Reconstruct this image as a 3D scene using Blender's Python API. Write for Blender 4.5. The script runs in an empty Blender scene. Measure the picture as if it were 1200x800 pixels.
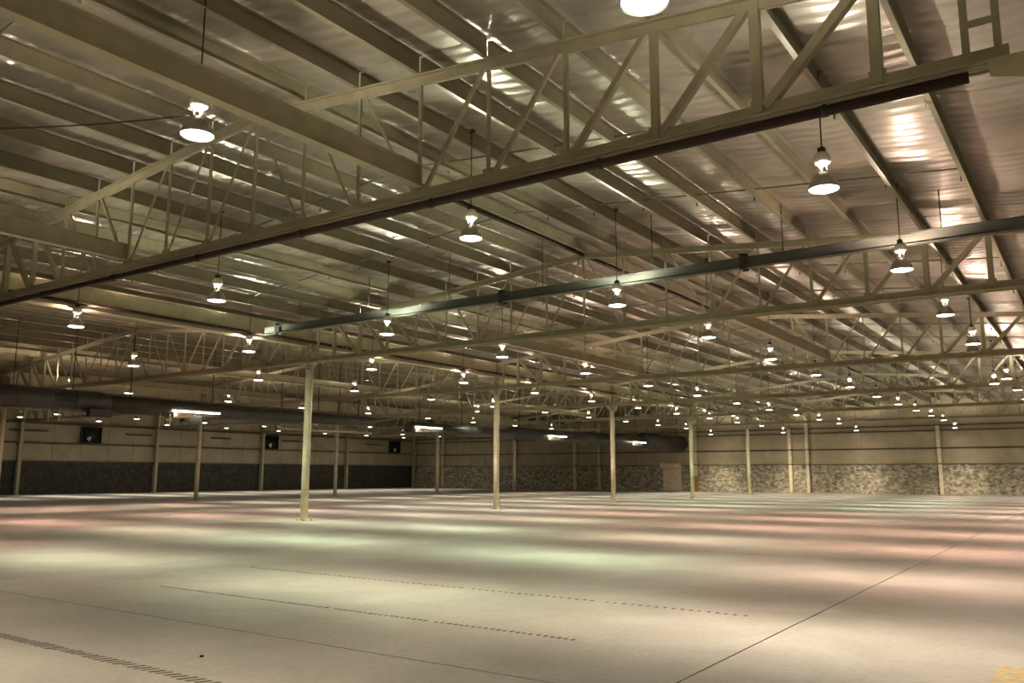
import bpy, bmesh, math, random
from mathutils import Matrix, Vector
random.seed(7)
C = bpy.context.scene.collection
sc = bpy.context.scene

# ---------------------------------------------------------------- camera
F_PX = 983.4
PITCH, YAW, ROLL = math.radians(8.970), math.radians(34.665), math.radians(0.085)
fw = Vector((-math.sin(YAW)*math.cos(PITCH), math.cos(YAW)*math.cos(PITCH), math.sin(PITCH)))
rt0 = Vector((math.cos(YAW), math.sin(YAW), 0)); up0 = rt0.cross(fw)
rt = rt0*math.cos(ROLL)+up0*math.sin(ROLL); up = up0*math.cos(ROLL)-rt0*math.sin(ROLL)
cd = bpy.data.cameras.new('camera'); cam = bpy.data.objects.new('camera', cd); C.objects.link(cam)
cd.sensor_width = 36; cd.lens = F_PX/1200*36; cd.clip_start = .05; cd.clip_end = 400
cam.matrix_world = Matrix(((rt.x, up.x, -fw.x, 0), (rt.y, up.y, -fw.y, 0), (rt.z, up.z, -fw.z, 1.65), (0, 0, 0, 1)))
sc.camera = cam
# ---------------------------------------------------------------- world and exposure
w = bpy.data.worlds.new('world'); sc.world = w; w.use_nodes = True
w.node_tree.nodes['Background'].inputs[0].default_value = (.9, .8, .6, 1)
w.node_tree.nodes['Background'].inputs[1].default_value = .01
sc.view_settings.view_transform = 'Standard'; sc.view_settings.look = 'None'
sc.view_settings.gamma = 1; sc.view_settings.use_curve_mapping = False
sc.view_settings.exposure = 0.5
DOWN_W, UP_W = 1080.0, 390.0        # watts of the lamps, down through the reflector and up from the neck

# ---------------------------------------------------------------- layout (metres)
ROW = [-0.33, -23.28, -46.23, -69.2]
SPAN = 22.95; HALF = SPAN/2
TY = [9.08+11.655*k for k in range(6)]        # truss lines
YW = 79.0                                      # far wall
YN = -3.0
CH = 5.62                                      # underside of the trusses
SL = 0.094
ZR = 7.99                                      # top of top chord at the ridge
PD = 0.32                                      # purlin depth
ST = 1.28                                      # purlin spacing
def ztop(d): return ZR-SL*abs(d)               # d = distance from the ridge
def zroof(X):
    for i in range(3):
        if ROW[i+1] <= X <= ROW[i]: return ztop(X-(ROW[i]+ROW[i+1])/2)+PD
    return ztop(X-(ROW[0]+HALF))+PD

# ---------------------------------------------------------------- materials
def mat(name, col, rough=.5, metal=0, var=.12, scale=3, bump=0, bscale=20, spec=.5):
    m = bpy.data.materials.new(name); m.use_nodes = True
    nt = m.node_tree; N = nt.nodes; L = nt.links; b = N['Principled BSDF']
    b.inputs['Roughness'].default_value = rough; b.inputs['Metallic'].default_value = metal
    b.inputs['Specular IOR Level'].default_value = spec
    g = N.new('ShaderNodeNewGeometry')
    n = N.new('ShaderNodeTexNoise'); n.inputs['Scale'].default_value = scale; n.inputs['Detail'].default_value = 5
    L.new(g.outputs['Position'], n.inputs['Vector'])
    r = N.new('ShaderNodeValToRGB')
    r.color_ramp.elements[0].position = .3; r.color_ramp.elements[1].position = .7
    r.color_ramp.elements[0].color = tuple(c*(1-var) for c in col)+(1,)
    r.color_ramp.elements[1].color = tuple(min(1, c*(1+var)) for c in col)+(1,)
    L.new(n.outputs['Fac'], r.inputs[0]); L.new(r.outputs[0], b.inputs['Base Color'])
    if bump:
        n2 = N.new('ShaderNodeTexNoise'); n2.inputs['Scale'].default_value = bscale; n2.inputs['Detail'].default_value = 3
        L.new(g.outputs['Position'], n2.inputs['Vector'])
        bp = N.new('ShaderNodeBump'); bp.inputs['Strength'].default_value = bump; bp.inputs['Distance'].default_value = .02
        L.new(n2.outputs['Fac'], bp.inputs['Height']); L.new(bp.outputs[0], b.inputs['Normal'])
    return m
def emis(name, col, s):
    m = bpy.data.materials.new(name); m.use_nodes = True; b = m.node_tree.nodes['Principled BSDF']
    b.inputs['Base Color'].default_value = (.8, .8, .8, 1)
    b.inputs['Emission Color'].default_value = col+(1,); b.inputs['Emission Strength'].default_value = s
    return m
M_PAINT = mat('cream_paint', (.46, .43, .295), .45)
M_TRUSS_SHADED = mat('truss_cream_shaded', (.36, .335, .225), .5)  # same cream paint, darkened for steel above the direct lamp light
M_PURLIN_SHADED = mat('purlin_cream_shaded', (.215, .195, .125), .42)  # same cream paint, darkest copy, shade among the purlins put into the colour
M_COL_LIT = mat('column_cream_lit', (.70, .64, .46), .4)  # same cream paint as the beams, lightened for posts in direct lamp light
M_BLUE = mat('grey_paint', (.105, .108, .095), .6, spec=.25)
M_PIPE = mat('dark_red_pipe', (.028, .012, .008), .5)
M_DUCT = mat('duct_metal', (.055, .056, .05), .45, .3)
M_DARK = mat('dark_metal', (.02, .02, .018), .5)
M_WHITE = mat('white_enamel', (.8, .78, .7), .35)
M_ALU = mat('spun_aluminium', (.42, .40, .36), .35, .8)
M_WALL = mat('siding_paint', (.44, .385, .27), .5, var=.15, scale=.7)
M_GIRT = mat('girt_paint', (.17, .15, .10), .5)
M_DOOR = mat('door_paint', (.72, .61, .45), .5)
M_ORANGE = mat('orange_paint', (.42, .20, .04), .5)
M_CABLE = mat('cable_rubber', (.03, .028, .022), .6)
M_DASH = mat('dark_floor_paint', (.075, .055, .035), .7, var=.3, scale=20)
M_YEL = mat('worn_yellow_paint', (.62, .46, .20), .6, var=.3, scale=12)
M_LENS = emis('lamp_glow', (1, .93, .78), 14.0)
M_TUBE = emis('tube_glow', (1, .94, .78), 7.0)
M_UNLIT = mat('unlit_glass', (.25, .24, .2), .2)

def m_roof():
    m = bpy.data.materials.new('roof_insulation'); m.use_nodes = True
    nt = m.node_tree; N = nt.nodes; L = nt.links; b = N['Principled BSDF']
    b.inputs['Roughness'].default_value = .32; b.inputs['Metallic'].default_value = .35
    g = N.new('ShaderNodeNewGeometry')
    n = N.new('ShaderNodeTexNoise'); n.inputs['Scale'].default_value = 1.2; n.inputs['Detail'].default_value = 4
    L.new(g.outputs['Position'], n.inputs['Vector'])
    r = N.new('ShaderNodeValToRGB')
    r.color_ramp.elements[0].position = .3; r.color_ramp.elements[1].position = .7
    r.color_ramp.elements[0].color = (.29, .265, .225, 1); r.color_ramp.elements[1].color = (.44, .405, .345, 1)
    L.new(n.outputs['Fac'], r.inputs[0]); L.new(r.outputs[0], b.inputs['Base Color'])
    # ribs of the sheeting, run down the slope (along X), pillow bumps between
    mp = N.new('ShaderNodeMapping'); mp.inputs['Scale'].default_value = (.5, 3.4, 1)
    L.new(g.outputs['Position'], mp.inputs['Vector'])
    n2 = N.new('ShaderNodeTexNoise'); n2.inputs['Scale'].default_value = 1.6; n2.inputs['Detail'].default_value = 2.5
    L.new(mp.outputs[0], n2.inputs['Vector'])
    wv = N.new('ShaderNodeTexWave'); wv.bands_direction = 'Y'; wv.inputs['Scale'].default_value = 1.05
    wv.inputs['Distortion'].default_value = 1.2; wv.inputs['Detail'].default_value = 1
    L.new(g.outputs['Position'], wv.inputs['Vector'])
    ad = N.new('ShaderNodeMath'); ad.operation = 'MULTIPLY_ADD'; ad.inputs[1].default_value = .55
    L.new(wv.outputs['Fac'], ad.inputs[0]); L.new(n2.outputs['Fac'], ad.inputs[2])
    bp = N.new('ShaderNodeBump'); bp.inputs['Strength'].default_value = .55; bp.inputs['Distance'].default_value = .045
    L.new(ad.outputs[0], bp.inputs['Height']); L.new(bp.outputs[0], b.inputs['Normal'])
    return m
M_ROOF = m_roof()
def m_floor():
    m = bpy.data.materials.new('worn_concrete'); m.use_nodes = True
    nt = m.node_tree; N = nt.nodes; L = nt.links; b = N['Principled BSDF']
    g = N.new('ShaderNodeNewGeometry')
    n = N.new('ShaderNodeTexNoise'); n.inputs['Scale'].default_value = .8; n.inputs['Detail'].default_value = 8; n.inputs['Roughness'].default_value = .62
    n.inputs['Distortion'].default_value = .6
    L.new(g.outputs['Position'], n.inputs['Vector'])
    r = N.new('ShaderNodeValToRGB'); e = r.color_ramp.elements
    e[0].position = .3; e[1].position = .72
    e[0].color = (.38, .35, .305, 1); e[1].color = (.53, .50, .45, 1)
    L.new(n.outputs['Fac'], r.inputs[0])
    n3 = N.new('ShaderNodeTexNoise'); n3.inputs['Scale'].default_value = 14; n3.inputs['Detail'].default_value = 6
    L.new(g.outputs['Position'], n3.inputs['Vector'])
    r3 = N.new('ShaderNodeValToRGB'); r3.color_ramp.elements[0].position = .3; r3.color_ramp.elements[1].position = .6
    r3.color_ramp.elements[0].color = (.86, .86, .86, 1); r3.color_ramp.elements[1].color = (1, 1, 1, 1)
    L.new(n3.outputs['Fac'], r3.inputs[0])
    mx = N.new('ShaderNodeMixRGB'); mx.blend_type = 'MULTIPLY'; mx.inputs[0].default_value = 1
    L.new(r.outputs[0], mx.inputs[1]); L.new(r3.outputs[0], mx.inputs[2]); L.new(mx.outputs[0], b.inputs['Base Color'])
    mr = N.new('ShaderNodeMapRange'); mr.inputs['To Min'].default_value = .42; mr.inputs['To Max'].default_value = .6
    L.new(n.outputs['Fac'], mr.inputs['Value']); L.new(mr.outputs[0], b.inputs['Roughness'])
    b.inputs['Specular IOR Level'].default_value = .35
    return m
M_FLOOR = m_floor()
M_JOINT = mat('joint_filler', (.06, .05, .038), .8)
def m_block(name, c1, c2, mortar):
    m = bpy.data.materials.new(name); m.use_nodes = True
    nt = m.node_tree; N = nt.nodes; L = nt.links; b = N['Principled BSDF']; b.inputs['Roughness'].default_value = .75
    g = N.new('ShaderNodeNewGeometry'); s = N.new('ShaderNodeSeparateXYZ'); L.new(g.outputs['Position'], s.inputs[0])
    a = N.new('ShaderNodeMath'); a.operation = 'ADD'; L.new(s.outputs[0], a.inputs[0]); L.new(s.outputs[1], a.inputs[1])
    c = N.new('ShaderNodeCombineXYZ'); L.new(a.outputs[0], c.inputs[0]); L.new(s.outputs[2], c.inputs[1])
    bt = N.new('ShaderNodeTexBrick'); bt.inputs['Scale'].default_value = 1; bt.inputs['Brick Width'].default_value = .3
    bt.inputs['Row Height'].default_value = .14; bt.inputs['Mortar Size'].default_value = .012
    bt.inputs['Color1'].default_value = c1+(1,); bt.inputs['Color2'].default_value = c2+(1,); bt.inputs['Mortar'].default_value = mortar+(1,)
    L.new(c.outputs[0], bt.inputs['Vector'])
    n = N.new('ShaderNodeTexNoise'); n.inputs['Scale'].default_value = 3.2; n.inputs['Detail'].default_value = 8; n.inputs['Roughness'].default_value = .7
    L.new(g.outputs['Position'], n.inputs['Vector'])
    r = N.new('ShaderNodeValToRGB'); r.color_ramp.elements[0].position = .38; r.color_ramp.elements[1].position = .62
    r.color_ramp.elements[0].color = (.42, .42, .42, 1); r.color_ramp.elements[1].color = (1.2, 1.2, 1.2, 1)
    L.new(n.outputs['Fac'], r.inputs[0])
    mx = N.new('ShaderNodeMixRGB'); mx.blend_type = 'MULTIPLY'; mx.inputs[0].default_value = 1
    L.new(bt.outputs[0], mx.inputs[1]); L.new(r.outputs[0], mx.inputs[2]); L.new(mx.outputs[0], b.inputs['Base Color'])
    bp = N.new('ShaderNodeBump'); bp.inputs['Strength'].default_value = .5; bp.inputs['Distance'].default_value = .02; bp.invert = True
    L.new(bt.outputs['Fac'], bp.inputs['Height']); L.new(bp.outputs[0], b.inputs['Normal'])
    return m
M_BLOCK = m_block('block_masonry_far', (.66, .60, .45), (.25, .23, .165), (.33, .30, .22))
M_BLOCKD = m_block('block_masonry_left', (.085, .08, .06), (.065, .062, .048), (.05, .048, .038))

# ---------------------------------------------------------------- mesh helpers
def box(bm, x0, x1, y0, y1, z0, z1, mi=0):
    v = [bm.verts.new((x, y, z)) for x in (x0, x1) for y in (y0, y1) for z in (z0, z1)]
    for f in ((0, 1, 3, 2), (4, 6, 7, 5), (0, 4, 5, 1), (2, 3, 7, 6), (0, 2, 6, 4), (1, 5, 7, 3)):
        bm.faces.new([v[i] for i in f]).material_index = mi
def prism(bm, pts, axis, a0, a1):
    """polygon pts in the two other axes, extruded along axis from a0 to a1"""
    def P(p, a):
        q = list(p); q.insert(axis, a); return q
    A = [bm.verts.new(P(p, a0)) for p in pts]; B = [bm.verts.new(P(p, a1)) for p in pts]
    n = len(pts)
    bm.faces.new(A[::-1]); bm.faces.new(B)
    for i in range(n): bm.faces.new((A[i], A[(i+1) % n], B[(i+1) % n], B[i]))
def bar(bm, p, q, w, d, side=Vector((0, 1, 0))):
    """rectangular bar from p to q, w wide in the truss plane, d deep along side"""
    p = Vector(p); q = Vector(q); t = (q-p).normalized(); s = t.cross(side).normalized(); side = s.cross(t)
    v = []
    for a in (p, q):
        for i, j in ((-1, -1), (1, -1), (1, 1), (-1, 1)): v.append(bm.verts.new(a+s*(i*w/2)+side*(j*d/2)))
    bm.faces.new(v[3::-1]); bm.faces.new(v[4:8])
    for i in range(4): bm.faces.new((v[i], v[(i+1) % 4], v[4+(i+1) % 4], v[4+i]))
def angle(bm, p, q, w, d, th=.012):
    """steel angle from p to q: one leg w in the truss plane, other leg d along Y"""
    p = Vector(p); q = Vector(q); t = (q-p).normalized(); Y = Vector((0, 1, 0)); s = t.cross(Y).normalized()
    prof = [(-w/2, -d/2), (w/2, -d/2), (w/2, -d/2+th), (-w/2+th, -d/2+th), (-w/2+th, d/2), (-w/2, d/2)]
    A = [bm.verts.new(p+s*a+Y*b) for a, b in prof]; B = [bm.verts.new(q+s*a+Y*b) for a, b in prof]
    bm.faces.new(A[::-1]); bm.faces.new(B)
    for i in range(6): bm.faces.new((A[i], A[(i+1) % 6], B[(i+1) % 6], B[i]))
def tube(bm, p, q, r, n=8, caps=True, r2=None):
    p = Vector(p); q = Vector(q); t = (q-p).normalized()
    a = t.cross(Vector((0, 0, 1)))
    if a.length < .01: a = Vector((1, 0, 0))
    a.normalize(); b = t.cross(a); r2 = r if r2 is None else r2
    A = [bm.verts.new(p+(a*math.cos(u)+b*math.sin(u))*r) for u in [2*math.pi*i/n for i in range(n)]]
    B = [bm.verts.new(q+(a*math.cos(u)+b*math.sin(u))*r2) for u in [2*math.pi*i/n for i in range(n)]]
    for i in range(n): bm.faces.new((A[i], A[(i+1) % n], B[(i+1) % n], B[i])).smooth = True
    if caps: bm.faces.new(A[::-1]); bm.faces.new(B)
def lathe(bm, prof, n=20, close=False):
    rings = [[bm.verts.new((r*math.cos(2*math.pi*i/n), r*math.sin(2*math.pi*i/n), z)) for i in range(n)] for r, z in prof]
    for a, b in zip(rings, rings[1:]):
        for i in range(n): bm.faces.new((a[i], a[(i+1) % n], b[(i+1) % n], b[i])).smooth = True
    if close:
        bm.faces.new(rings[0][::-1]); bm.faces.new(rings[-1])
def mesh(name, bm, *m):
    bmesh.ops.recalc_face_normals(bm, faces=bm.faces)
    me = bpy.data.meshes.new(name); bm.to_mesh(me); bm.free()
    for x in m: me.materials.append(x)
    return me
def link(name, me, parent=None, loc=(0, 0, 0), rot=None):
    o = bpy.data.objects.new(name, me); C.objects.link(o)
    if parent: o.parent = parent
    o.location = loc
    if rot: o.rotation_euler = rot
    return o
def mk(name, m, fn, parent=None, loc=(0, 0, 0)):
    bm = bmesh.new(); fn(bm); return link(name, mesh(name, bm, m), parent, loc)
def tag(o, label, cat, group=None):
    o['label'] = label; o['category'] = cat
    if group: o['group'] = group
    return o
def thing(name, label, cat, loc=(0, 0, 0), group=None):
    return tag(link(name, None, None, loc), label, cat, group)
def struct(o, label=None, cat=None):
    o['kind'] = 'structure'
    if label: o['label'] = label
    if cat: o['category'] = cat
    return o
NTH = ['nearest', 'second nearest', 'third nearest', 'fourth nearest', 'fifth nearest', 'sixth nearest', 'seventh nearest', 'eighth nearest', 'ninth nearest', 'tenth nearest', 'eleventh nearest', 'twelfth nearest', 'thirteenth nearest']

# ================================================================ SETTING
XR = ROW[0]+HALF
# ---- floor: slabs with recessed joints
flo = struct(link('floor', None), 'worn pale grey concrete floor in large slabs', 'floor')
jx = [-2.93+11.475*k for k in range(-6, 2)]; jx = [ROW[3]-.1]+[x for x in jx if x > ROW[3]+.5]+[XR]
jy = [YN]+[6.0+11.655*k for k in range(0, 7)]+[YW+.1]
for a, b in zip(jx, jx[1:]):
    for c, d in zip(jy, jy[1:]):
        g = .009
        mk('floor_slab', M_FLOOR, lambda bm: box(bm, a+g, b-g, c+g, d-g, -.16, 0), flo)
mk('joint_bed', M_JOINT, lambda bm: box(bm, jx[0], jx[-1], jy[0], jy[-1], -.2, -.012), flo)

# ---- ceiling: insulated roof panels, purlins, bridging
cei = struct(link('ceiling', None), 'low pitched insulated metal roof on cream steel purlins', 'ceiling')
def roof_mesh(sgn):
    bm = bmesh.new(); W = 11.655/5
    ds = []
    k = 0; xs = [0.0]
    while True:
        a, b = xs[-1], min(xs[-1]+ST/4, HALF); xs.append(b)
        if b >= HALF: break
    ys = [0, .06, W*.25, W*.5, W*.75, W-.06, W]
    dz = [.028, .006, -.004, -.006, -.004, .006, .028]
    g = []
    for x in xs:
        ph = (x/ST) % 1; sag = -.035*math.sin(math.pi*ph)**2
        g.append([bm.verts.new((sgn*x, y, ZR-SL*x+PD+.05+sag+q)) for y, q in zip(ys, dz)])
    for a, b in zip(g, g[1:]):
        for i in range(len(ys)-1): bm.faces.new((a[i], a[i+1], b[i+1], b[i])).smooth = True
    # top skin
    t = [[bm.verts.new((sgn*x, y, ZR-SL*x+PD+.16)) for y in (0, W)] for x in (0, HALF)]
    bm.faces.new((t[0][0], t[0][1], t[1][1], t[1][0]))
    return mesh('roof_panel', bm, M_ROOF)
RM = {1: roof_mesh(1), -1: roof_mesh(-1)}
W5 = 11.655/5
for i in range(4):
    rx = (ROW[i]+ROW[i+1])/2 if i < 3 else XR
    for s in ((1, -1) if i < 3 else (-1,)):
        n0 = -5 if i == 0 or i == 3 else (-2 if i == 1 else 2)
        for k in range(-5 if i < 2 else n0, 30):
            link('roof_panel', RM[s], cei, (rx, 9.08+W5*k, 0))
def purlin_mesh(L):
    bm = bmesh.new(); t = .006; f = .075; d = PD-.006
    prof = [(0, 0), (f, 0), (f, .022), (f-t, .022), (f-t, t), (t, t), (t, d-t), (f, d-t), (f, d), (0, d)]
    prism(bm, [(a-f/2, b) for a, b in prof], 1, 0, L)
    return mesh('purlin', bm, M_PURLIN_SHADED)
PB, PL, PN = purlin_mesh(11.62), purlin_mesh(YW-9.08-11.655*1-.1), purlin_mesh(9.08-YN-.05)
PF = purlin_mesh(YW-YN-.1)
for i in range(3):
    rx = (ROW[i]+ROW[i+1])/2
    for k in range(-8, 9):
        ds = [k*ST] if k else [-.13, .13]
        for d in ds:
            x = rx+d; z = ztop(d)
            rot = (0, math.pi, 0) if False else None
            if i < 2:
                if i == 0: link('purlin', PN, cei, (x, YN+.03, z))
                for j, y in enumerate(TY):
                    link('purlin', PB if j < 5 else PB, cei, (x, y+.018, z))
            else: link('purlin', PL, cei, (x, TY[1], z))
for k in range(1, 9): link('purlin', PF, cei, (XR-k*ST, YN+.05, ztop(k*ST)))
def bridging(sgn):
    bm = bmesh.new()
    a = Vector((sgn*.2, 0, ztop(.2)+.19)); b = Vector((sgn*(8*ST), 0, ztop(8*ST)+.19))
    bar(bm, a, b, .03, .03)
    for k in range(1, 9):
        z = ztop(k*ST); box(bm, sgn*k*ST-.05-.012, sgn*k*ST-.05+.012, -.025, .025, z-.06, z+.2)
    return mesh('bridging_angle', bm, M_GIRT)
BR = {1: bridging(1), -1: bridging(-1)}
for i in range(3):
    rx = (ROW[i]+ROW[i+1])/2
    for j, y in enumerate([-2.575]+TY):
        if i and j < 1: continue
        for q in (1/3., 2/3.):
            for s in (1, -1): link('bridging_angle', BR[s], cei, (rx, y+11.655*q, 0))

# ---- walls
WZ1 = 2.48
def siding(root, axis, pos, a0, a1, z0, z1, step, out, parts=None):
    """vertical siding panels with a raised rib at each seam"""
    n = max(1, round((a1-a0)/step)); st = (a1-a0)/n
    bm = bmesh.new(); t = .03*out
    if axis == 0:
        box(bm, .012, st-.012, min(0, t), max(0, t), 0, z1-z0)
        box(bm, -.035, .035, min(0, t*2.2), max(0, t*2.2), 0, z1-z0)
    else:
        box(bm, min(0, t), max(0, t), .012, st-.012, 0, z1-z0)
        box(bm, min(0, t*2.2), max(0, t*2.2), -.035, .035, 0, z1-z0)
    me = mesh('wall_panel', bm, M_WALL)
    for k in range(n):
        link('wall_panel', me, root, (a0+k*st, pos, z0) if axis == 0 else (pos, a0+k*st, z0))
far = struct(link('wall_far', None), 'far end wall, cream siding above mottled block masonry', 'wall')
mk('masonry_base', M_BLOCK, lambda bm: box(bm, ROW[3]-.3, XR, YW, YW+.3, 0, WZ1), far)
for z0, z1 in ((WZ1+.06, 3.80), (3.92, 5.30), (5.38, 5.72), (5.82, 7.2)):
    siding(far, 0, YW+.14, ROW[3], XR, z0, z1, 2.17, -1)
for i in range(4):
    rx = (ROW[i]+ROW[i+1])/2 if i < 3 else XR
    L = -HALF; R_ = HALF if i < 3 else 0
    mk('gable_sheet', M_WALL, lambda bm: prism(bm, [(rx+L, 7.2), (rx+R_, 7.2), (rx+R_, ztop(R_)+PD+.06), (rx, ztop(0)+PD+.06), (rx+L, ztop(L)+PD+.06)] if R_ else [(rx+L, 7.2), (rx, 7.2), (rx, ztop(0)+PD+.06), (rx+L, ztop(L)+PD+.06)], 1, YW+.1, YW+.2), far)
mk('wall_backing', M_GIRT, lambda bm: box(bm, ROW[3]-.3, XR, YW+.16, YW+.3, WZ1, 8.4), far)
for z, h_, d in ((WZ1, .09, .14), (3.80, .13, .12), (5.30, .10, .12), (5.72, .10, .1)):
    mk('wall_girt', M_GIRT, lambda bm: prism(bm, [(YW+.02, z), (YW+.02, z+.02), (YW+.12, z+.02), (YW+.12, z+h_-.02), (YW+.02-d*.3, z+h_-.02), (YW+.02-d*.3, z+h_), (YW+.14, z+h_), (YW+.14, z)], 0, ROW[3], XR), far)
lef = struct(link('wall_left', None), 'long left wall, cream siding above dark block masonry', 'wall')
XL = ROW[3]
mk('masonry_base', M_BLOCKD, lambda bm: box(bm, XL-.3, XL, 12, YW, 0, WZ1+.06), lef)
for z0, z1 in ((WZ1+.12, 3.98), (4.10, 5.55), (5.75, 7.2)):
    siding(lef, 1, XL-.12, 12, YW, z0, z1, 2.33, 1)
mk('wall_backing', M_GIRT, lambda bm: box(bm, XL-.3, XL-.15, 12, YW, WZ1, 8.4), lef)
for z, h_ in ((WZ1+.06, .09), (3.98, .13), (5.55, .2)):
    mk('wall_girt', M_GIRT, lambda bm: prism(bm, [(XL+.02, z), (XL+.02, z+.02), (XL-.08, z+.02), (XL-.08, z+h_-.02), (XL+.04, z+h_-.02), (XL+.04, z+h_), (XL-.14, z+h_), (XL-.14, z)], 1, 12, YW), lef)
# off-frame walls close the hall
rw = struct(link('wall_right', None), 'plain siding wall on the right, out of view', 'wall')
mk('wall_sheet', M_WALL, lambda bm: box(bm, XR, XR+.15, YN, YW+.3, 0, 8.6), rw)
nw = struct(link('wall_near', None), 'plain siding wall behind the viewpoint, out of view', 'wall')
mk('wall_sheet', M_WALL, lambda bm: box(bm, -48, XR+.15, YN-.15, YN, 0, 8.6), nw)
mk('wall_sheet', M_WALL, lambda bm: box(bm, XL-.3, -48, 11.85, 12, 0, 8.6), nw)

# ---- wall columns (I sections)
def icol(name, label, x, y, w, d, h_, axis, group=None):
    r = thing(name, label, 'column', (x, y, 0), group)
    def f(bm):
        t = .014
        if axis == 0:   # flanges face Y
            box(bm, -w/2, w/2, -d/2, -d/2+t, 0, h_); box(bm, -w/2, w/2, d/2-t, d/2, 0, h_); box(bm, -t/2, t/2, -d/2+t, d/2-t, 0, h_)
        else:
            box(bm, -d/2, -d/2+t, -w/2, w/2, 0, h_); box(bm, d/2-t, d/2, -w/2, w/2, 0, h_); box(bm, -d/2+t, d/2-t, -t/2, t/2, 0, h_)
    mk('shaft', M_COL_LIT if axis == 0 else M_PAINT, f, r)
    mk('base_plate', M_PAINT, lambda bm: box(bm, -w/2-.05, w/2+.05, -d/2-.04, d/2+.04, 0, .02), r)
    mk('girt_clip', M_GIRT, lambda bm: [box(bm, -w/2-.01, w/2+.01, -d/2-.01, d/2+.01, z, z+.1) for z in (2.5, 3.83)], r)
    return r
fx = [(-64.5, 'slim wall column on the far wall nearest the left corner'), (-54.2, 'slim far wall column just behind the fifth post of the second row'),
      (-43.3, 'slim far wall column between the strip lights and the dark duct end'), (-32.55, 'far wall column with an orange painted foot beside the roller door'),
      (-21.75, 'slim far wall column just right of the end of the near post row'), (-10.9, 'slim wall column at the far right of the end wall')]
for k, (x, lb) in enumerate(fx):
    r = icol('wall_column', lb, x, YW-.17, .26, .26, 7.0 if k != 5 else 5.75, 0, 'columns on the far wall')
    if k == 3: 
        g = mk('column_guard', M_ORANGE, lambda bm: [box(bm, -.17, .17, -.18, -.15, .02, 1.5), box(bm, -.17, -.14, -.15, .1, .02, 1.5), box(bm, .14, .17, -.15, .1, .02, 1.5)], r); g['label'] = 'orange painted steel guard'
icol('wall_column', 'heavier end column on the far wall closing the second post row', ROW[2], YW-.2, .3, .34, 5.75, 0, 'columns on the far wall')
icol('wall_column', 'heavier end column on the far wall closing the near post row', ROW[1], YW-.2, .3, .34, 5.75, 0, 'columns on the far wall')
for k, y in enumerate(TY[1:]+[YW-.35]):
    nm = NTH[k] if k < 5 else 'farthest'
    lb = {0: 'just out of the left edge', 1: 'at the left edge of the view', 2: 'right of the first exhaust fan', 3: 'left of the second exhaust fan', 4: 'between the second and third exhaust fans', 5: 'in the far left corner'}[k]
    icol('wall_column', 'grey green steel column on the left wall, %s, %s' % (nm, lb), XL+.2, y, .25, .34, 6.6, 1, 'columns on the left wall')

# ================================================================ COLUMNS OF THE HALL
def col_meshes():
    bm = bmesh.new(); lathe(bm, [(.135, .02), (.135, 5.36)], 24, True); sh = mesh('shaft', bm, M_COL_LIT)
    bm = bmesh.new(); box(bm, -.21, .21, -.21, .21, 0, .022)
    bp = mesh('base_plate', bm, M_COL_LIT)
    bm = bmesh.new()
    for x in (-.165, .165):
        for y in (-.165, .165): lathe(bm, [(.018, .022), (.018, .06)], 6, True); bmesh.ops.translate(bm, verts=bm.verts[-12:], vec=(x, y, 0))
    bo = mesh('anchor_bolts', bm, M_DARK)
    bm = bmesh.new()
    prism(bm, [(-.37, CH-.02), (.37, CH-.02), (.36, CH-.07), (.14, CH-.27), (-.14, CH-.27), (-.36, CH-.07)], 1, -.02, .02)
    prism(bm, [(-.15, CH-.02), (.15, CH-.02), (.14, CH-.27), (-.14, CH-.27)], 0, -.02, .02)
    box(bm, -.36, .36, -.13, .13, CH-.022, CH-.002)
    gs = mesh('cap_gusset', bm, M_PAINT)
    return sh, bp, bo, gs
SH, BP, BO, GS = col_meshes()
bm = bmesh.new()
prism(bm, [(-.56, CH+.02), (.5, CH+.02), (.5, CH-.08), (.16, CH-.27), (-.14, CH-.27), (-.54, CH-.16)], 1, -.17, -.145)
box(bm, -.5, .5, -.145, .13, CH-.03, CH-.008)
GSW = mesh('cap_gusset', bm, M_PAINT)
def column(x, y, label, grp):
    r = thing('steel_column', label, 'column', (x, y, 0), grp)
    link('shaft', SH, r); link('base_plate', BP, r); link('anchor_bolts', BO, r); link('cap_gusset', GS, r)
for k, y in enumerate(TY):
    lb = ['cream round steel post of the near row, just out of frame left of the first truss', 'tallest cream round steel post, left of centre under the second truss',
          'cream round steel post at the centre of the hall', 'cream round steel post right of centre, third visible in the near row',
          'cream round steel post in front of the roller door and orange footed column', 'fifth and smallest visible cream post of the near row'][k]
    column(ROW[1], y, lb, 'posts of the near column row')
for k, y in enumerate(TY[1:]):
    lb = ['cream post cut by the left edge of the frame', 'cream post below the brightest strip light on the duct', 'pale orange lit post just right of the tallest post, below the duct',
          'slender far post right of the third exhaust fan', 'farthest post of the second row, just right of the centre post'][k]
    column(ROW[2], y, lb, 'posts of the second column row')
for k, y in enumerate(TY):
    column(ROW[0]+.34, y, 'cream steel post of the right-hand row, %s to the viewpoint' % NTH[k], 'posts of the right column row')
    r = [o for o in C.objects if o.name.startswith('steel_column')][-1]
    for o in list(r.children):
        if o.name.startswith('cap_gusset'): o.data = GSW

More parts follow.
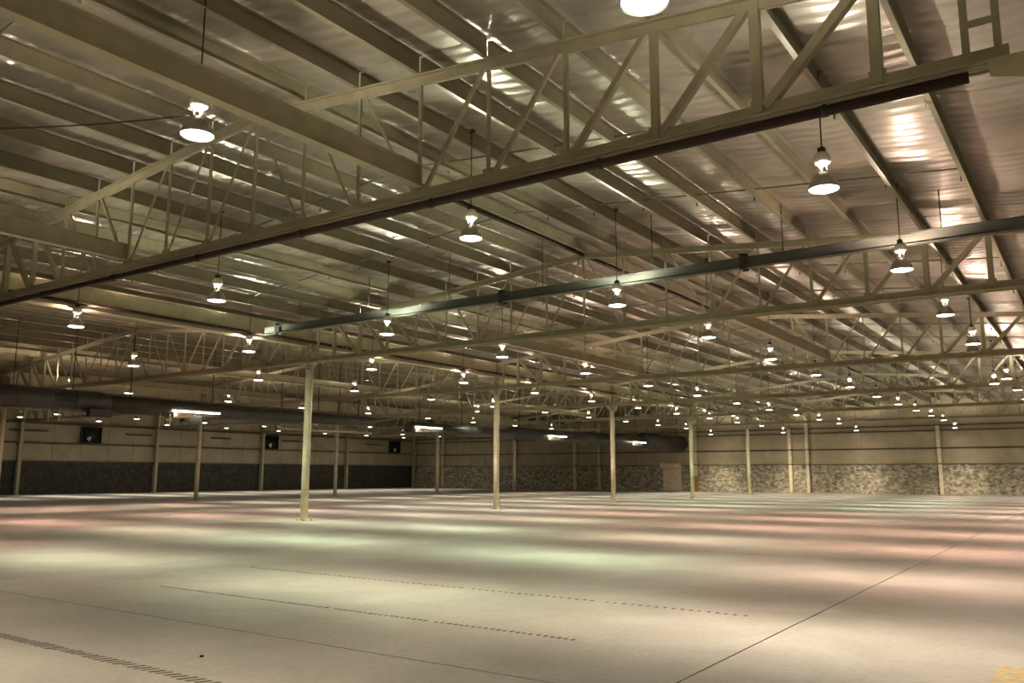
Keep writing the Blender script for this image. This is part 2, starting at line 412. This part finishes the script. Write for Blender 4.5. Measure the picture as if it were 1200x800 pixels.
# ================================================================ TRUSSES
NP = 8
def postw(k): return .045 if k < 5 else (.055 if k < 6 else (.09 if k < 7 else .115))
def diagw(k): return [.045, .045, .045, .045, .05, .06, .08, .095, .11][k]
CB = CH+.22; TC = lambda d: ztop(d)-.10
def truss_meshes():
    out = []
    bm = bmesh.new()       # bottom chord: flanges below, web above
    e = HALF-.03
    for s in (-1, 1):
        prism(bm, [(s*.012, CH+.20), (s*.032, CH+.20), (s*.032, CH+.07), (s*.055, CH+.05), (s*.14, CH+.045), (s*.14, CH+.02), (s*.012, CH+.02)], 0, -e, e)
        box(bm, -e, e, *sorted((s*.07, s*.10)), CH-.005, CH+.02)
    for k in range(-8, 9): box(bm, k*ST-.09, k*ST+.09, -.012, .012, CH+.03, CH+.27)
    out.append(('bottom_chord', mesh('bottom_chord', bm, M_TRUSS_SHADED)))
    for s in (-1, 1):
        bm = bmesh.new()
        A = lambda d, z: (s*d, z)
        for y0, y1, z0, z1 in ((-.10, -.012, -.02, 0), (.012, .10, -.02, 0), (-.032, -.012, -.15, -.02), (.012, .032, -.15, -.02)):
            prism(bm, [A(0, ztop(0)+z0), A(e, ztop(e)+z0), A(e, ztop(e)+z1), A(0, ztop(0)+z1)], 1, y0, y1)
        out.append(('top_chord', mesh('top_chord', bm, M_TRUSS_SHADED)))
    for k in range(-8, 9):
        bm = bmesh.new(); w_ = postw(abs(k))
        angle(bm, (k*ST, 0, CH+.1), (k*ST, 0, TC(k*ST)+.05), w_, w_, .01)
        out.append(('post', mesh('post', bm, M_TRUSS_SHADED)))
    for s in (-1, 1):
        for d in (HALF-.12, HALF-.40):
            bm = bmesh.new(); angle(bm, (s*d, 0, CH+.1), (s*d, 0, TC(d)+.05), .07, .07, .01); out.append(('post', mesh('post', bm, M_TRUSS_SHADED)))
        for z in (CH+.45, CH+.85):
            bm = bmesh.new(); box(bm, s*(HALF-.26)-.14, s*(HALF-.26)+.14, -.04, -.03, z, z+.08)
            out.append(('batten_plate', mesh('batten_plate', bm, M_TRUSS_SHADED)))
        for k in range(8):
            a, b = k*ST, (k+1)*ST; g = .09
            if k < 3: p, q = (s*(a+g), 0, TC(a+g)), (s*(b-g), 0, CB-.06)
            else: p, q = (s*(a+g), 0, CB-.06), (s*(b-g), 0, TC(b-g))
            w_ = diagw(k+1)
            bm = bmesh.new(); angle(bm, p, q, w_, w_, .01); out.append(('diagonal', mesh('diagonal', bm, M_TRUSS_SHADED)))
    return out
TM = truss_meshes()
SPN = ['right-hand bay', 'middle bay', 'left bay']
for i in range(3):
    for j, y in enumerate(TY):
        if i == 2 and j < 1: continue
        if i == 0: lb = 'cream steel roof truss over the right-hand aisle, %s to the viewpoint' % NTH[j]
        else: lb = 'cream steel roof truss over the %s aisle, %s' % ('middle' if i == 1 else 'left, beyond the duct,', NTH[j-1 if j else 0] if (i, j) != (1, 0) else 'out of frame')
        if (i, j) == (0, 0): lb = 'big cream roof truss crossing the whole upper view with a dark pipe under it'
        if (i, j) == (0, 1): lb = 'second roof truss from the tallest post to the right edge, behind the grey beam'
        t = thing('roof_truss', lb, 'truss', ((ROW[i]+ROW[i+1])/2, y, 0), 'roof trusses')
        for nm, me in TM: link(nm, me, t)

# ================================================================ BEAMS
def ibeam(bm, axis, c, a0, a1, z0, z1, w, t=.012):
    """I section along axis (0 or 1), centred at c on the other one"""
    pts = [(-w/2, z0), (w/2, z0), (w/2, z0+t), (t/2, z0+t), (t/2, z1-t), (w/2, z1-t), (w/2, z1), (-w/2, z1), (-w/2, z1-t), (-t/2, z1-t), (-t/2, z0+t), (-w/2, z0+t)]
    prism(bm, [(c+a, b) for a, b in pts], axis, a0, a1)
# valley beams over the column rows, one per bay
for i, nm in ((1, 'near'), (2, 'second')):
    for j, y in enumerate(TY):
        if i == 2 and j < 1: continue
        L = 11.655 if j < 5 else YW-TY[5]
        r = thing('valley_beam', 'deep cream valley beam above the %s post row, %s bay' % (nm, NTH[j if i == 1 else j-1]), 'beam', (ROW[i], y, 0), 'valley beams')
        mk('web', M_PAINT, lambda bm: prism(bm, [(-.09, 6.24), (.09, 6.24), (.09, 6.86), (.07, 6.86), (.07, 6.26), (-.07, 6.26), (-.07, 6.86), (-.09, 6.86)], 1, .12, L-.12), r)
        mk('bottom_flange', M_PAINT, lambda bm: box(bm, -.15, .15, .12, L-.12, 6.20, 6.24), r)
        mk('top_flange', M_PAINT, lambda bm: [box(bm, -.2, -.07, .12, L-.12, 6.862, 6.88), box(bm, .07, .2, .12, L-.12, 6.862, 6.88)], r)
        mk('end_bracket', M_TRUSS_SHADED, lambda bm: [box(bm, -.06, .06, a, a+.1, CH+.215, 6.2) for a in (.12, L-.22)], r)
# tie beams resting on the bottom chords, alternate bays
def tie(x, y0, y1, label):
    r = thing('tie_beam', label, 'beam', (x, (y0+y1)/2, 0), 'tie beams between trusses')
    h_ = (y1-y0)/2-.05
    mk('beam_web', M_PAINT, lambda bm: ibeam(bm, 1, 0, -h_, h_, 5.855, 6.18, .17), r)
    mk('end_plate', M_PAINT, lambda bm: [box(bm, -.09, .09, s*h_-.008, s*h_+.008, 5.835, 6.2) for s in (-1, 1)], r)
tie(-7.96, YN+.2, 9.08, 'large cream beam running from the upper left down to the first truss')
tie(-15.64, YN+.2, 9.08, 'cream beam entering at the left edge and ending on the first truss')
for j in (1, 3):
    tie(-7.96, TY[j], TY[j+1], 'tie beam of the right-hand aisle, right of its pair, %s' % ('between second and third trusses' if j == 1 else 'between fourth and fifth trusses'))
    tie(-15.64, TY[j], TY[j+1], 'tie beam of the right-hand aisle, left of its pair, %s' % ('between second and third trusses' if j == 1 else 'between fourth and fifth trusses'))
    tie(-30.96, TY[j], TY[j+1], 'tie beam of the middle aisle, right of its pair, %s' % ('left of the tallest post' if j == 1 else 'farther back'))
    tie(-38.6, TY[j], TY[j+1], 'tie beam of the middle aisle, left of its pair, %s' % ('above the duct' if j == 1 else 'farther back above the duct'))
# grey cross beam hung on rods
g = thing('cross_beam', 'blue grey steel beam hung across the right-hand aisle before the second truss', 'beam', (-11.8, 18.5, 6.3))
mk('beam_body', M_BLUE, lambda bm: ibeam(bm, 0, 0, -11.3, 11.4, .03, .28, .18), g)
for x in (-9.6, -6.4, -3.2, 0, 3.2, 6.4, 9.6):
    mk('hanger_rod', M_DARK, lambda bm: tube(bm, (x, 0, .3), (x, 0, ztop(x)+PD-6.3), .012, 6), g)
for x in (-10.6, -1.3, 5.5):
    mk('clamp', M_DARK, lambda bm: [box(bm, x-.07, x+.07, -.12, -.09, -.02, .34), box(bm, x-.07, x+.07, .09, .12, -.02, .34), box(bm, x-.07, x+.07, -.12, .12, .31, .35)], g)

# ================================================================ PIPES
def pipe(label, p, q, r, clamps, horiz):
    o = thing('sprinkler_pipe', label, 'pipe', p)
    d = Vector(q)-Vector(p)
    mk('pipe_run', M_PIPE, lambda bm: tube(bm, (0, 0, 0), d, r, 10), o)
    n = clamps
    bm = bmesh.new(); L = d.length; u = d.normalized()
    tube(bm, -u*.03, u*.03, r*1.25, 8); box(bm, -.012, .012, -.012, .012, r, r+horiz)
    hm = mesh('pipe_hanger', bm, M_DARK)
    for k in range(n): link('pipe_hanger', hm, o, u*(L*(k+.5)/n))
pipe('dark red sprinkler pipe hung under the bottom chord of the first truss', (-22.9, 8.99, 5.535), (-.72, 8.99, 5.535), .058, 8, .025)
pipe('dark pipe running along the near valley beam above the post row', (ROW[1]+.14, 9.3, 6.37), (ROW[1]+.14, 78.7, 6.37), .045, 24, .02)
pipe('thin dark pipe running along the ridge over the right-hand aisle', (-11.8, 9.3, 7.93), (-11.8, 66, 7.93), .045, 20, .02)

# ================================================================ HIGH BAY LAMPS
COLS = {'warm': (1, .82, .62), 'white': (1, .90, .73), 'pink': (1, .60, .46), 'green': (.84, 1, .70)}
def down_light(name, col, P):
    l = bpy.data.lights.new(name, 'POINT'); l.energy = P; l.color = (1, 1, 1); l.shadow_soft_size = .12
    l.use_nodes = True; nt = l.node_tree; N = nt.nodes; L = nt.links; e = N['Emission']
    e.inputs[0].default_value = col+(1,)
    tc = N.new('ShaderNodeTexCoord'); sp = N.new('ShaderNodeSeparateXYZ'); L.new(tc.outputs['Normal'], sp.inputs[0])
    # photometric curve of the reflector: intensity over the cosine from straight down
    r = N.new('ShaderNodeValToRGB'); r.color_ramp.interpolation = 'LINEAR'
    mr = N.new('ShaderNodeMapRange'); mr.inputs['From Min'].default_value = 0; mr.inputs['From Max'].default_value = -1
    L.new(sp.outputs[2], mr.inputs['Value']); L.new(mr.outputs[0], r.inputs[0])
    els = [(0, .006), (.25, .03), (.5, .075), (.62, .11), (.70, .19), (.78, .62), (.85, 1.0), (.91, .8), (.95, .3), (.985, .06), (1, .02)]
    cr = r.color_ramp
    cr.elements[0].position, cr.elements[1].position = 0, 1
    cr.elements[0].color = (els[0][1],)*3+(1,); cr.elements[1].color = (els[-1][1],)*3+(1,)
    for p_, v_ in els[1:-1]:
        x = cr.elements.new(p_); x.color = (v_,)*3+(1,)
    # aisle reflector: throws more to both sides along the aisle (Y) than across it
    yy = N.new('ShaderNodeMath'); yy.operation = 'POWER'; yy.inputs[1].default_value = 2; L.new(sp.outputs[1], yy.inputs[0])
    xx = N.new('ShaderNodeMath'); xx.operation = 'POWER'; xx.inputs[1].default_value = 2; L.new(sp.outputs[0], xx.inputs[0])
    sm = N.new('ShaderNodeMath'); sm.operation = 'ADD'; L.new(xx.outputs[0], sm.inputs[0]); L.new(yy.outputs[0], sm.inputs[1])
    sm2 = N.new('ShaderNodeMath'); sm2.operation = 'ADD'; sm2.inputs[1].default_value = 1e-4; L.new(sm.outputs[0], sm2.inputs[0])
    dv = N.new('ShaderNodeMath'); dv.operation = 'DIVIDE'; L.new(yy.outputs[0], dv.inputs[0]); L.new(sm2.outputs[0], dv.inputs[1])
    ma = N.new('ShaderNodeMath'); ma.operation = 'MULTIPLY_ADD'; ma.inputs[1].default_value = 1.0; ma.inputs[2].default_value = .18; L.new(dv.outputs[0], ma.inputs[0])
    ml = N.new('ShaderNodeMath'); ml.operation = 'MULTIPLY'; L.new(ma.outputs[0], ml.inputs[0]); L.new(r.outputs[0], ml.inputs[1])
    L.new(ml.outputs[0], e.inputs['Strength'])
    return l
def up_light(name, col, P):
    l = bpy.data.lights.new(name, 'POINT'); l.energy = P; l.color = col; l.shadow_soft_size = .042
    l.use_nodes = True; nt = l.node_tree; N = nt.nodes; L = nt.links
    # light leaves the open neck upward only
    tc = N.new('ShaderNodeTexCoord'); sp = N.new('ShaderNodeSeparateXYZ'); L.new(tc.outputs['Normal'], sp.inputs[0])
    r = N.new('ShaderNodeValToRGB'); L.new(sp.outputs[2], r.inputs[0]); cr = r.color_ramp
    cr.elements[0].color = (0, 0, 0, 1); cr.elements[1].color = (.9, .9, .9, 1)
    for p_, v_ in ((.1, .03), (.3, .16), (.55, .9), (.75, 1.0)):
        x = cr.elements.new(p_); x.color = (v_,)*3+(1,)
    L.new(r.outputs[0], N['Emission'].inputs['Strength'])
    return l
DL = {c: down_light('reflector_light_'+c, v, DOWN_W) for c, v in COLS.items()}
DLd = {c: down_light('reflector_light_dim_'+c, v, DOWN_W*.35) for c, v in COLS.items()}
UL = {c: up_light('neck_light_'+c, tuple(.5*(a+b) for a, b in zip(v, (1, .88, .68))), UP_W) for c, v in COLS.items()}
def lamp_meshes():
    bm = bmesh.new()
    lathe(bm, [(.212, 0), (.216, .012), (.205, .05), (.18, .12), (.145, .18), (.105, .225), (.07, .25), (.066, .25), (.1, .218), (.14, .173), (.174, .115), (.198, .048), (.205, .012)], 24)
    refl = mesh('reflector', bm, M_ALU)
    def dish(m):
        bm = bmesh.new(); lathe(bm, [(.204, .014), (.15, -.004), (.08, -.012), (.004, -.015)], 20); return mesh('lens', bm, m)
    bm = bmesh.new()       # open neck: three struts round the bare glowing lamp end
    for a in (0, 2.09, 4.19): tube(bm, (.062*math.cos(a), .062*math.sin(a), .25), (.055*math.cos(a), .055*math.sin(a), .36), .008, 5)
    lathe(bm, [(.05, .245), (.072, .25), (.072, .262), (.03, .27)], 12)
    neck = mesh('neck', bm, M_WHITE)
    bm = bmesh.new()
    lathe(bm, [(.045, .355), (.12, .405), (.128, .43), (.11, .50), (.07, .55), (.02, .555)], 14)
    cup = mesh('ballast_cup', bm, M_WHITE)
    bm = bmesh.new(); box(bm, -.05, .05, -.045, .045, .552, .62); box(bm, -.02, .02, -.02, .02, .62, .64)
    bal = mesh('ballast_box', bm, M_DARK)
    return refl, dish(M_LENS), dish(M_UNLIT), neck, cup, bal
REFL, LENS, LENSU, NECK, CUP, BAL = lamp_meshes()
cordm = {}
def cord_mesh(L):
    k = round(L, 2)
    if k not in cordm:
        bm = bmesh.new(); tube(bm, (0, 0, .63), (0, 0, k), .011, 5)
        box(bm, -.05, .05, -.04, .04, k-.02, k+.03); cordm[k] = mesh('cord', bm, M_CABLE)
    return cordm[k]
def lamp(x, y, z, label, tint='warm', state='on', group='high bay lamps', up=True):
    r = thing('high_bay_lamp', label, 'ceiling lamp', (x, y, z), group)
    link('reflector', REFL, r); link('lens', LENSU if state == 'off' else LENS, r); link('neck', NECK, r)
    link('ballast_cup', CUP, r); link('ballast_box', BAL, r); link('cord', cord_mesh(zroof(x)-z), r)
    if state != 'off':
        link('lamp_light', (DLd if state == 'dim' else DL)[tint], r, (0, 0, -.16))
        if up: link('neck_light', UL[tint], r, (0, 0, .305))
LX = [-2.88, -9.23, -16.77, -23.02, -29.8]
LN = ['rightmost lamp line', 'second lamp line from the right', 'lamp line right of the near posts', 'lamp line above the near posts', 'lamp line left of the near posts']
PINK = {(0, 3), (0, 4), (0, 5), (0, 6), (0, 7), (0, 2), (1, 3), (1, 4), (1, 5), (2, 4), (2, 5), (4, 1), (4, 2), (4, 3), (3, 1), (0, 9), (0, 8)}
GREEN = {(1, 1), (1, 2), (2, 1), (2, 2), (2, 3), (3, 2), (2, 7), (1, 7), (3, 8), (3, 10), (1, 9)}
OFF = {(0, 5)}
DIM = {(3, 7), (1, 6), (0, 9), (2, 8)}
for c, x in enumerate(LX):
    for k in range(13):
        if c == 3 and k < 1 or c == 4 and k < 1: continue
        z = 5.67
        if c == 1 and k < 2: z = 5.97
        if k == 12: z = 5.36
        tint = 'pink' if (c, k) in PINK else ('green' if (c, k) in GREEN else ('white' if (c*3+k) % 3 else 'warm'))
        st = 'off' if (c, k) in OFF else ('dim' if (c, k) in DIM else 'on')
        xx = x; yy = 6.17+5.827*k
        nth = NTH[k] if c < 3 else NTH[k-1]
        lb = 'lit dome lamp, %s in the %s' % (nth, LN[c])
        if (c, k) == (1, 0): lb = 'largest whole high bay lamp with square white top, beside the big beam, upper left'
        if (c, k) == (0, 0): lb = 'bright lamp mouth cut by the top edge of the frame'
        if (c, k) == (0, 1): lb = 'large lit high bay lamp at upper right hanging below the first truss'
        if st == 'off': lb = 'unlit dark high bay lamp in the rightmost lamp line'
        if (c, k) == (0, 5): yy = 29.48+2.0; xx = -3.1; 
        lamp(xx, yy, z, lb, tint, st)
for k, y in enumerate([17.5, 20.85, 23.9, 29.9, 35.3, 41.1, 47.3, 52.8, 58.6, 64.4]):
    lamp(-40.2, y, 5.67, 'lit high bay lamp over the duct aisle, %s to the left edge' % NTH[k], 'pink' if k in (0, 2) else 'warm', 'on')
for k in range(4, 12):
    y = 6.17+5.827*k
    lamp(-58.1, y, 5.62, 'small lamp below the duct, inner line by the left wall, %s' % NTH[k-4], 'white', 'on', up=False)
    lamp(-63.2, y, 5.62, 'small lamp below the duct, outer line by the left wall, %s' % NTH[k-4], 'white', 'on', up=False)
for x, y, z, lb, st in ((-3.45, 42.4, 5.6, 'lit lamp hanging close beside another at the right edge', 'on'), (-33.2, 44.1, 5.7, 'small lit lamp left of the centre post between two lamp lines', 'dim'), (-51.1, 52.5, 5.6, 'small lit lamp below the gap between the two ducts', 'dim')):
    lamp(x, y, z, lb, 'white', st)
# lamps added just outside the frame for their light, same grid
for q, (x, y) in enumerate(((-2.88, .35), (-9.23, .35), (-16.77, .35), (3.5, .35), (3.5, 6.17), (3.5, 12), (3.5, 23.6), (3.5, 41), (3.5, 58))):
    lamp(x, y, 5.8, 'added high bay lamp outside the frame, %s' % ['overhead on the right', 'overhead in the middle', 'overhead on the left', 'nearest of the far right line', 'second of the far right line', 'third of the far right line', 'fourth of the far right line', 'fifth of the far right line', 'last of the far right line'][q], 'white', 'dim' if y < 1 else 'on', 'high bay lamps added outside the frame')

# ================================================================ DUCTS
def duct(label, segs, zc, xd, y0):
    r = thing('ventilation_duct', label, 'duct', (xd, y0, zc), 'round ducts')
    prev = None
    for (a, b, ra, c) in segs:
        bm = bmesh.new(); tube(bm, (0, a-y0, c-zc), (0, b-y0, c-zc), ra, 28)
        n = int((b-a)/1.5)
        for k in range(1, n): tube(bm, (0, a-y0+k*(b-a)/n-.015, c-zc), (0, a-y0+k*(b-a)/n+.015, c-zc), ra+.012, 28, False)
        link('duct_section', mesh('duct_section', bm, M_DUCT), r)
        if prev:
            mk('reducer', M_DUCT, lambda bm: tube(bm, (0, prev[1]-y0, prev[3]-zc), (0, a-y0, c-zc), prev[2], 28, False, ra), r)
        for q in (a+1, (a+b)/2, b-1):
            mk('hanger_strap', M_DARK, lambda bm: [tube(bm, (0, q-y0-.02, c-zc), (0, q-y0+.02, c-zc), ra+.015, 24, False)], r)
            mk('hanger_rod', M_DARK, lambda bm: [box(bm, -.02, .02, q-y0-.01, q-y0+.01, c-zc+ra, 7.6-zc)], r)
        prev = (a, b, ra, c)
    return r
d1 = duct('large dark round ventilation duct at the left, stepping down in size', [(12.2, 18.8, .46, 4.55), (19.3, 29.5, .37, 4.53), (30.0, 35.0, .28, 4.57)], 4.55, -34.0, 12.2)
d2 = duct('large dark round duct growing in size toward the far wall', [(38.2, 48.6, .31, 4.45), (49.1, 59.6, .44, 4.52), (60.2, 69.6, .52, 4.52), (70.2, 78.8, .72, 4.70)], 4.5, -34.0, 38.2)
def grille(par, x, y, z, L, H):
    o = mk('air_grille', M_DARK, lambda bm: [box(bm, x, x+.03, y, y+L, z, z+.03), box(bm, x, x+.03, y, y+L, z+H-.03, z+H), box(bm, x, x+.03, y, y+.03, z, z+H), box(bm, x, x+.03, y+L-.03, y+L, z, z+H)]+[box(bm, x, x+.02, y, y+L, z+.04+i*.04, z+.055+i*.04) for i in range(int(H/.04)-1)], par)
    o.location = (-par.location.x, -par.location.y, -par.location.z)
    return o
grille(d1, -33.56, 16.9, 4.48, .9, .26); grille(d1, -33.66, 26.2, 4.42, .9, .2)
for y in (41.5, 45.5): grille(d2, -33.70, y, 4.36, .8, .16)
for y in (52., 57.): grille(d2, -33.57, y, 4.4, .9, .2)
for q in (6.1, 10.4): mk('drop_outlet', M_DUCT, lambda bm: box(bm, .25, .55, q, q+.9, -.62, -.3), d1)
for q in (3.7, 4.6, 5.0, 9.4, 9.9): mk('drop_pipe', M_PAINT, lambda bm: tube(bm, (.25, q, -.3), (.25, q, -.9), .025, 6), d1)
mk('fitting_pipe', M_PAINT, lambda bm: tube(bm, (.1, 16.2, -.62), (.1, 22.8, -.62), .045, 8), d1)

# ---- strip lights on the duct
for k, (sx, y, z, lb) in enumerate(((-33.42, 21.98, 4.38, 'brightest long strip light on the left duct'), (-33.5, 38.3, 4.42, 'long strip light at the near end of the second duct'),
                                (-33.36, 53.1, 4.44, 'short looking strip light on the second duct left of the third post'), (-33.28, 66.8, 4.42, 'farthest small strip light on the second duct above the roller door'))):
    r = thing('strip_light', lb, 'ceiling lamp', (sx, y, z), 'strip lights on the ducts')
    mk('housing', M_WHITE, lambda bm: box(bm, -.1, .1, 0, 2.44, .04, .1), r)
    mk('tube', M_TUBE, lambda bm: [tube(bm, (s, .03, .01), (s, 2.41, .01), .03, 8) for s in (-.06, .06)], r)
    for q in (.3, 2.1): mk('bracket', M_DARK, lambda bm: box(bm, -.25, 0, q, q+.03, .1, .13), r)
    mk('junction_box', M_DOOR, lambda bm: box(bm, -.15, .45, .15, .75, -.28, -.06), r)
    mk('drop_cable', M_CABLE, lambda bm: tube(bm, (.2, .7, -.28), (.2, .7, -.7), .012, 5), r)
    l = bpy.data.lights.new('tube_light', 'AREA'); l.shape = 'RECTANGLE'; l.size = .12; l.size_y = 2.3; l.energy = 45; l.color = (1, .93, .76)
    link('tube_light', l, r, (0, 1.22, -.03))

# ================================================================ EXHAUST FANS on the left wall
for k, (y, lb) in enumerate(((38.0, 'square black exhaust fan on the left wall, nearest, with a gleam painted as one white blade'), (56.75, 'second black exhaust fan on the left wall, left of the tallest post'), (75.2, 'farthest black exhaust fan on the left wall near the corner'))):
    r = thing('exhaust_fan', lb, 'fan', (XL+.02, y, 4.8), 'exhaust fans on the left wall')
    mk('frame', M_DARK, lambda bm: [box(bm, 0, .3, -.85, -.78, -.68, .68), box(bm, 0, .3, .78, .85, -.68, .68), box(bm, 0, .3, -.78, .78, -.68, -.62), box(bm, 0, .3, -.78, .78, .62, .68), box(bm, 0, .02, -.78, .78, -.62, .62)], r)
    def ring(bm):
        n = 28; R0, R1 = .60, .55
        v = [[bm.verts.new((x, rr*math.cos(2*math.pi*i/n), rr*math.sin(2*math.pi*i/n))) for i in range(n)] for x, rr in ((.08, R0), (.34, R0), (.34, R1), (.08, R1))]
        for a in range(4):
            for i in range(n): bm.faces.new((v[a][i], v[a][(i+1) % n], v[(a+1) % 4][(i+1) % n], v[(a+1) % 4][i]))
    mk('shroud_ring', M_DARK, ring, r)
    mk('motor_hub', M_DARK, lambda bm: tube(bm, (.05, 0, 0), (.3, 0, 0), .12, 14), r)
    for q in range(4):
        a = math.radians(-112+90*q+12*k)
        def blade(bm):
            pts = [(.1, -.06), (.3, -.18), (.52, -.24), (.54, .06), (.3, .09), (.1, .06)]
            f = []
            for x0 in (0, .012):
                f.append([bm.verts.new((.2+x0+.35*t, s*math.cos(a)-t*math.sin(a), s*math.sin(a)+t*math.cos(a))) for s, t in pts])
            bm.faces.new(f[0]); bm.faces.new(f[1][::-1])
            for i in range(6): bm.faces.new((f[0][i], f[0][(i+1) % 6], f[1][(i+1) % 6], f[1][i]))
        o = mk('blade', M_WHITE if q == 0 else M_DARK, blade, r)  # first blade white: the gleam is painted in, the others stay dark
        if q == 0: o['label'] = 'fan blade with its gleam painted white'
    mk('guard_bar', M_DARK, lambda bm: [box(bm, .34, .36, -.6, .6, z, z+.015) for z in (-.2, .2)], r)
for y0, y1, z in ((31.6, 34.5, 4.95), (41.2, 43.6, 4.95), (49.8, 52.0, 4.95), (58.5, 61.6, 4.95), (70.5, 73., 4.95)):
    mk('cable_tray', M_DARK, lambda bm: [box(bm, XL-.08, XL+.12, y0, y1, z, z+.05), box(bm, XL-.08, XL-.05, y0, y1, z+.05, z+.1)], lef)

# ================================================================ ROLLER DOOR
dr = struct(link('door_1', None, None, (-35.1, YW, 0)), 'small pale roller door with a boxed hood on the far wall', 'door')
mk('hood', M_DOOR, lambda bm: prism(bm, [(-.5, 2.3), (0, 2.3), (0, 2.76), (-.4, 2.76), (-.5, 2.68)], 0, -1.08, .98), dr)
bm = bmesh.new()
for k in range(15): prism(bm, [(-.10, 0), (-.07, 0), (-.07, .15), (-.085, .15), (-.105, .075)], 0, -.86, .86); bmesh.ops.translate(bm, verts=bm.verts[-10:], vec=(0, 0, .03+k*.152))
link('curtain', mesh('curtain', bm, M_DOOR), dr)
mk('guide_rail', M_DOOR, lambda bm: [box(bm, s*.91-.05, s*.91+.05, -.16, 0, 0, 2.3) for s in (-1, 1)], dr)
mk('bottom_bar', M_DARK, lambda bm: box(bm, -.86, .86, -.12, -.06, 0, .03), dr)
cb = thing('control_box', 'small grey control box with levers on the far wall beside the orange footed column', 'control box', (-32.95, YW-.25, 1.0))
mk('box_body', M_PAINT, lambda bm: box(bm, -.12, .12, -.1, .1, .05, .5), cb); mk('lever', M_DARK, lambda bm: [box(bm, -.3, -.12, -.02, .02, z, z+.04) for z in (.12, .36)], cb)
mk('mounting_post', M_PAINT, lambda bm: box(bm, -.03, .03, -.03, .03, -1.0, .05), cb)

# ================================================================ FLOOR MARKS
def dashes(y, x0, x1, step, ln, wd, label, skew):
    bm = bmesh.new(); x = x0; rr = random.Random(3)
    while x < x1:
        if rr.random() > .03:
            l = ln*rr.uniform(.7, 1.1); w_ = wd*rr.uniform(.7, 1.1); yy = y+rr.uniform(-.008, .008)
            prism(bm, [(x, yy-w_/2), (x+l, yy-w_/2), (x+l+skew, yy+w_/2), (x+skew, yy+w_/2)], 2, .0, .002)
        x += step*rr.uniform(.93, 1.07)
    o = link('dashed_floor_line', mesh('dashed_floor_line', bm, M_DASH)); tag(o, label, 'floor marking')
dashes(4.42, -9.8, -6.0, .105, .045, .14, 'dark dashed line on the floor at the bottom left corner', .06)
dashes(7.62, -11.6, -4.5, .085, .045, .06, 'dark dashed line on the floor across the lower middle', .0)
dashes(10.05, -12.6, -3.6, .115, .05, .06, 'faint dotted line on the floor, farther than the other two', .0)
bm = bmesh.new()
for k in range(17):
    y = 7.75+k*.145; x = -5.35+.02*math.sin(k*2.1)
    prism(bm, [(x, y), (x+.32, y+.1), (x+.32, y+.125), (x, y+.025)], 2, 0, .002)
M_YELF = mat('faded_yellow_paint', (.56, .50, .36), .6, var=.2, scale=12)
tag(link('worn_hatch_marking', mesh('worn_hatch_marking', bm, M_YELF)), 'faint worn yellow hatching between the two middle dashed lines', 'floor marking')
bm = bmesh.new()
for k in range(9):
    y = 8.0+k*.09; prism(bm, [(-.86+.02*math.sin(k*3), y), (-.35, y-.02), (-.35, y+.045), (-.86+.02*math.sin(k*2), y+.05)], 2, 0, .002)
tag(link('yellow_patch_marking', mesh('yellow_patch_marking', bm, M_YEL)), 'patch of worn yellow paint on the floor at the bottom right corner', 'floor marking')
o = mk('floor_bolt', M_DARK, lambda bm: tube(bm, (-6.88, 4.98, 0), (-6.88, 4.98, .015), .018, 8)); tag(o, 'small dark anchor bolt stub on the floor, lower left', 'bolt')

# thin power cable slung past the nearest lamp
def sling(bm):
    a, b = Vector((-9.4, 6.14, 6.28)), Vector((-14.9, 3.6, 6.65))
    pts = [a.lerp(b, t/10)+Vector((0, 0, -.15*4*(t/10)*(1-t/10))) for t in range(11)]
    for p, q in zip(pts, pts[1:]): tube(bm, p, q, .01, 5)
tag(mk('power_cable', M_CABLE, sling), 'thin dark power cable running left from the largest whole lamp', 'cable')
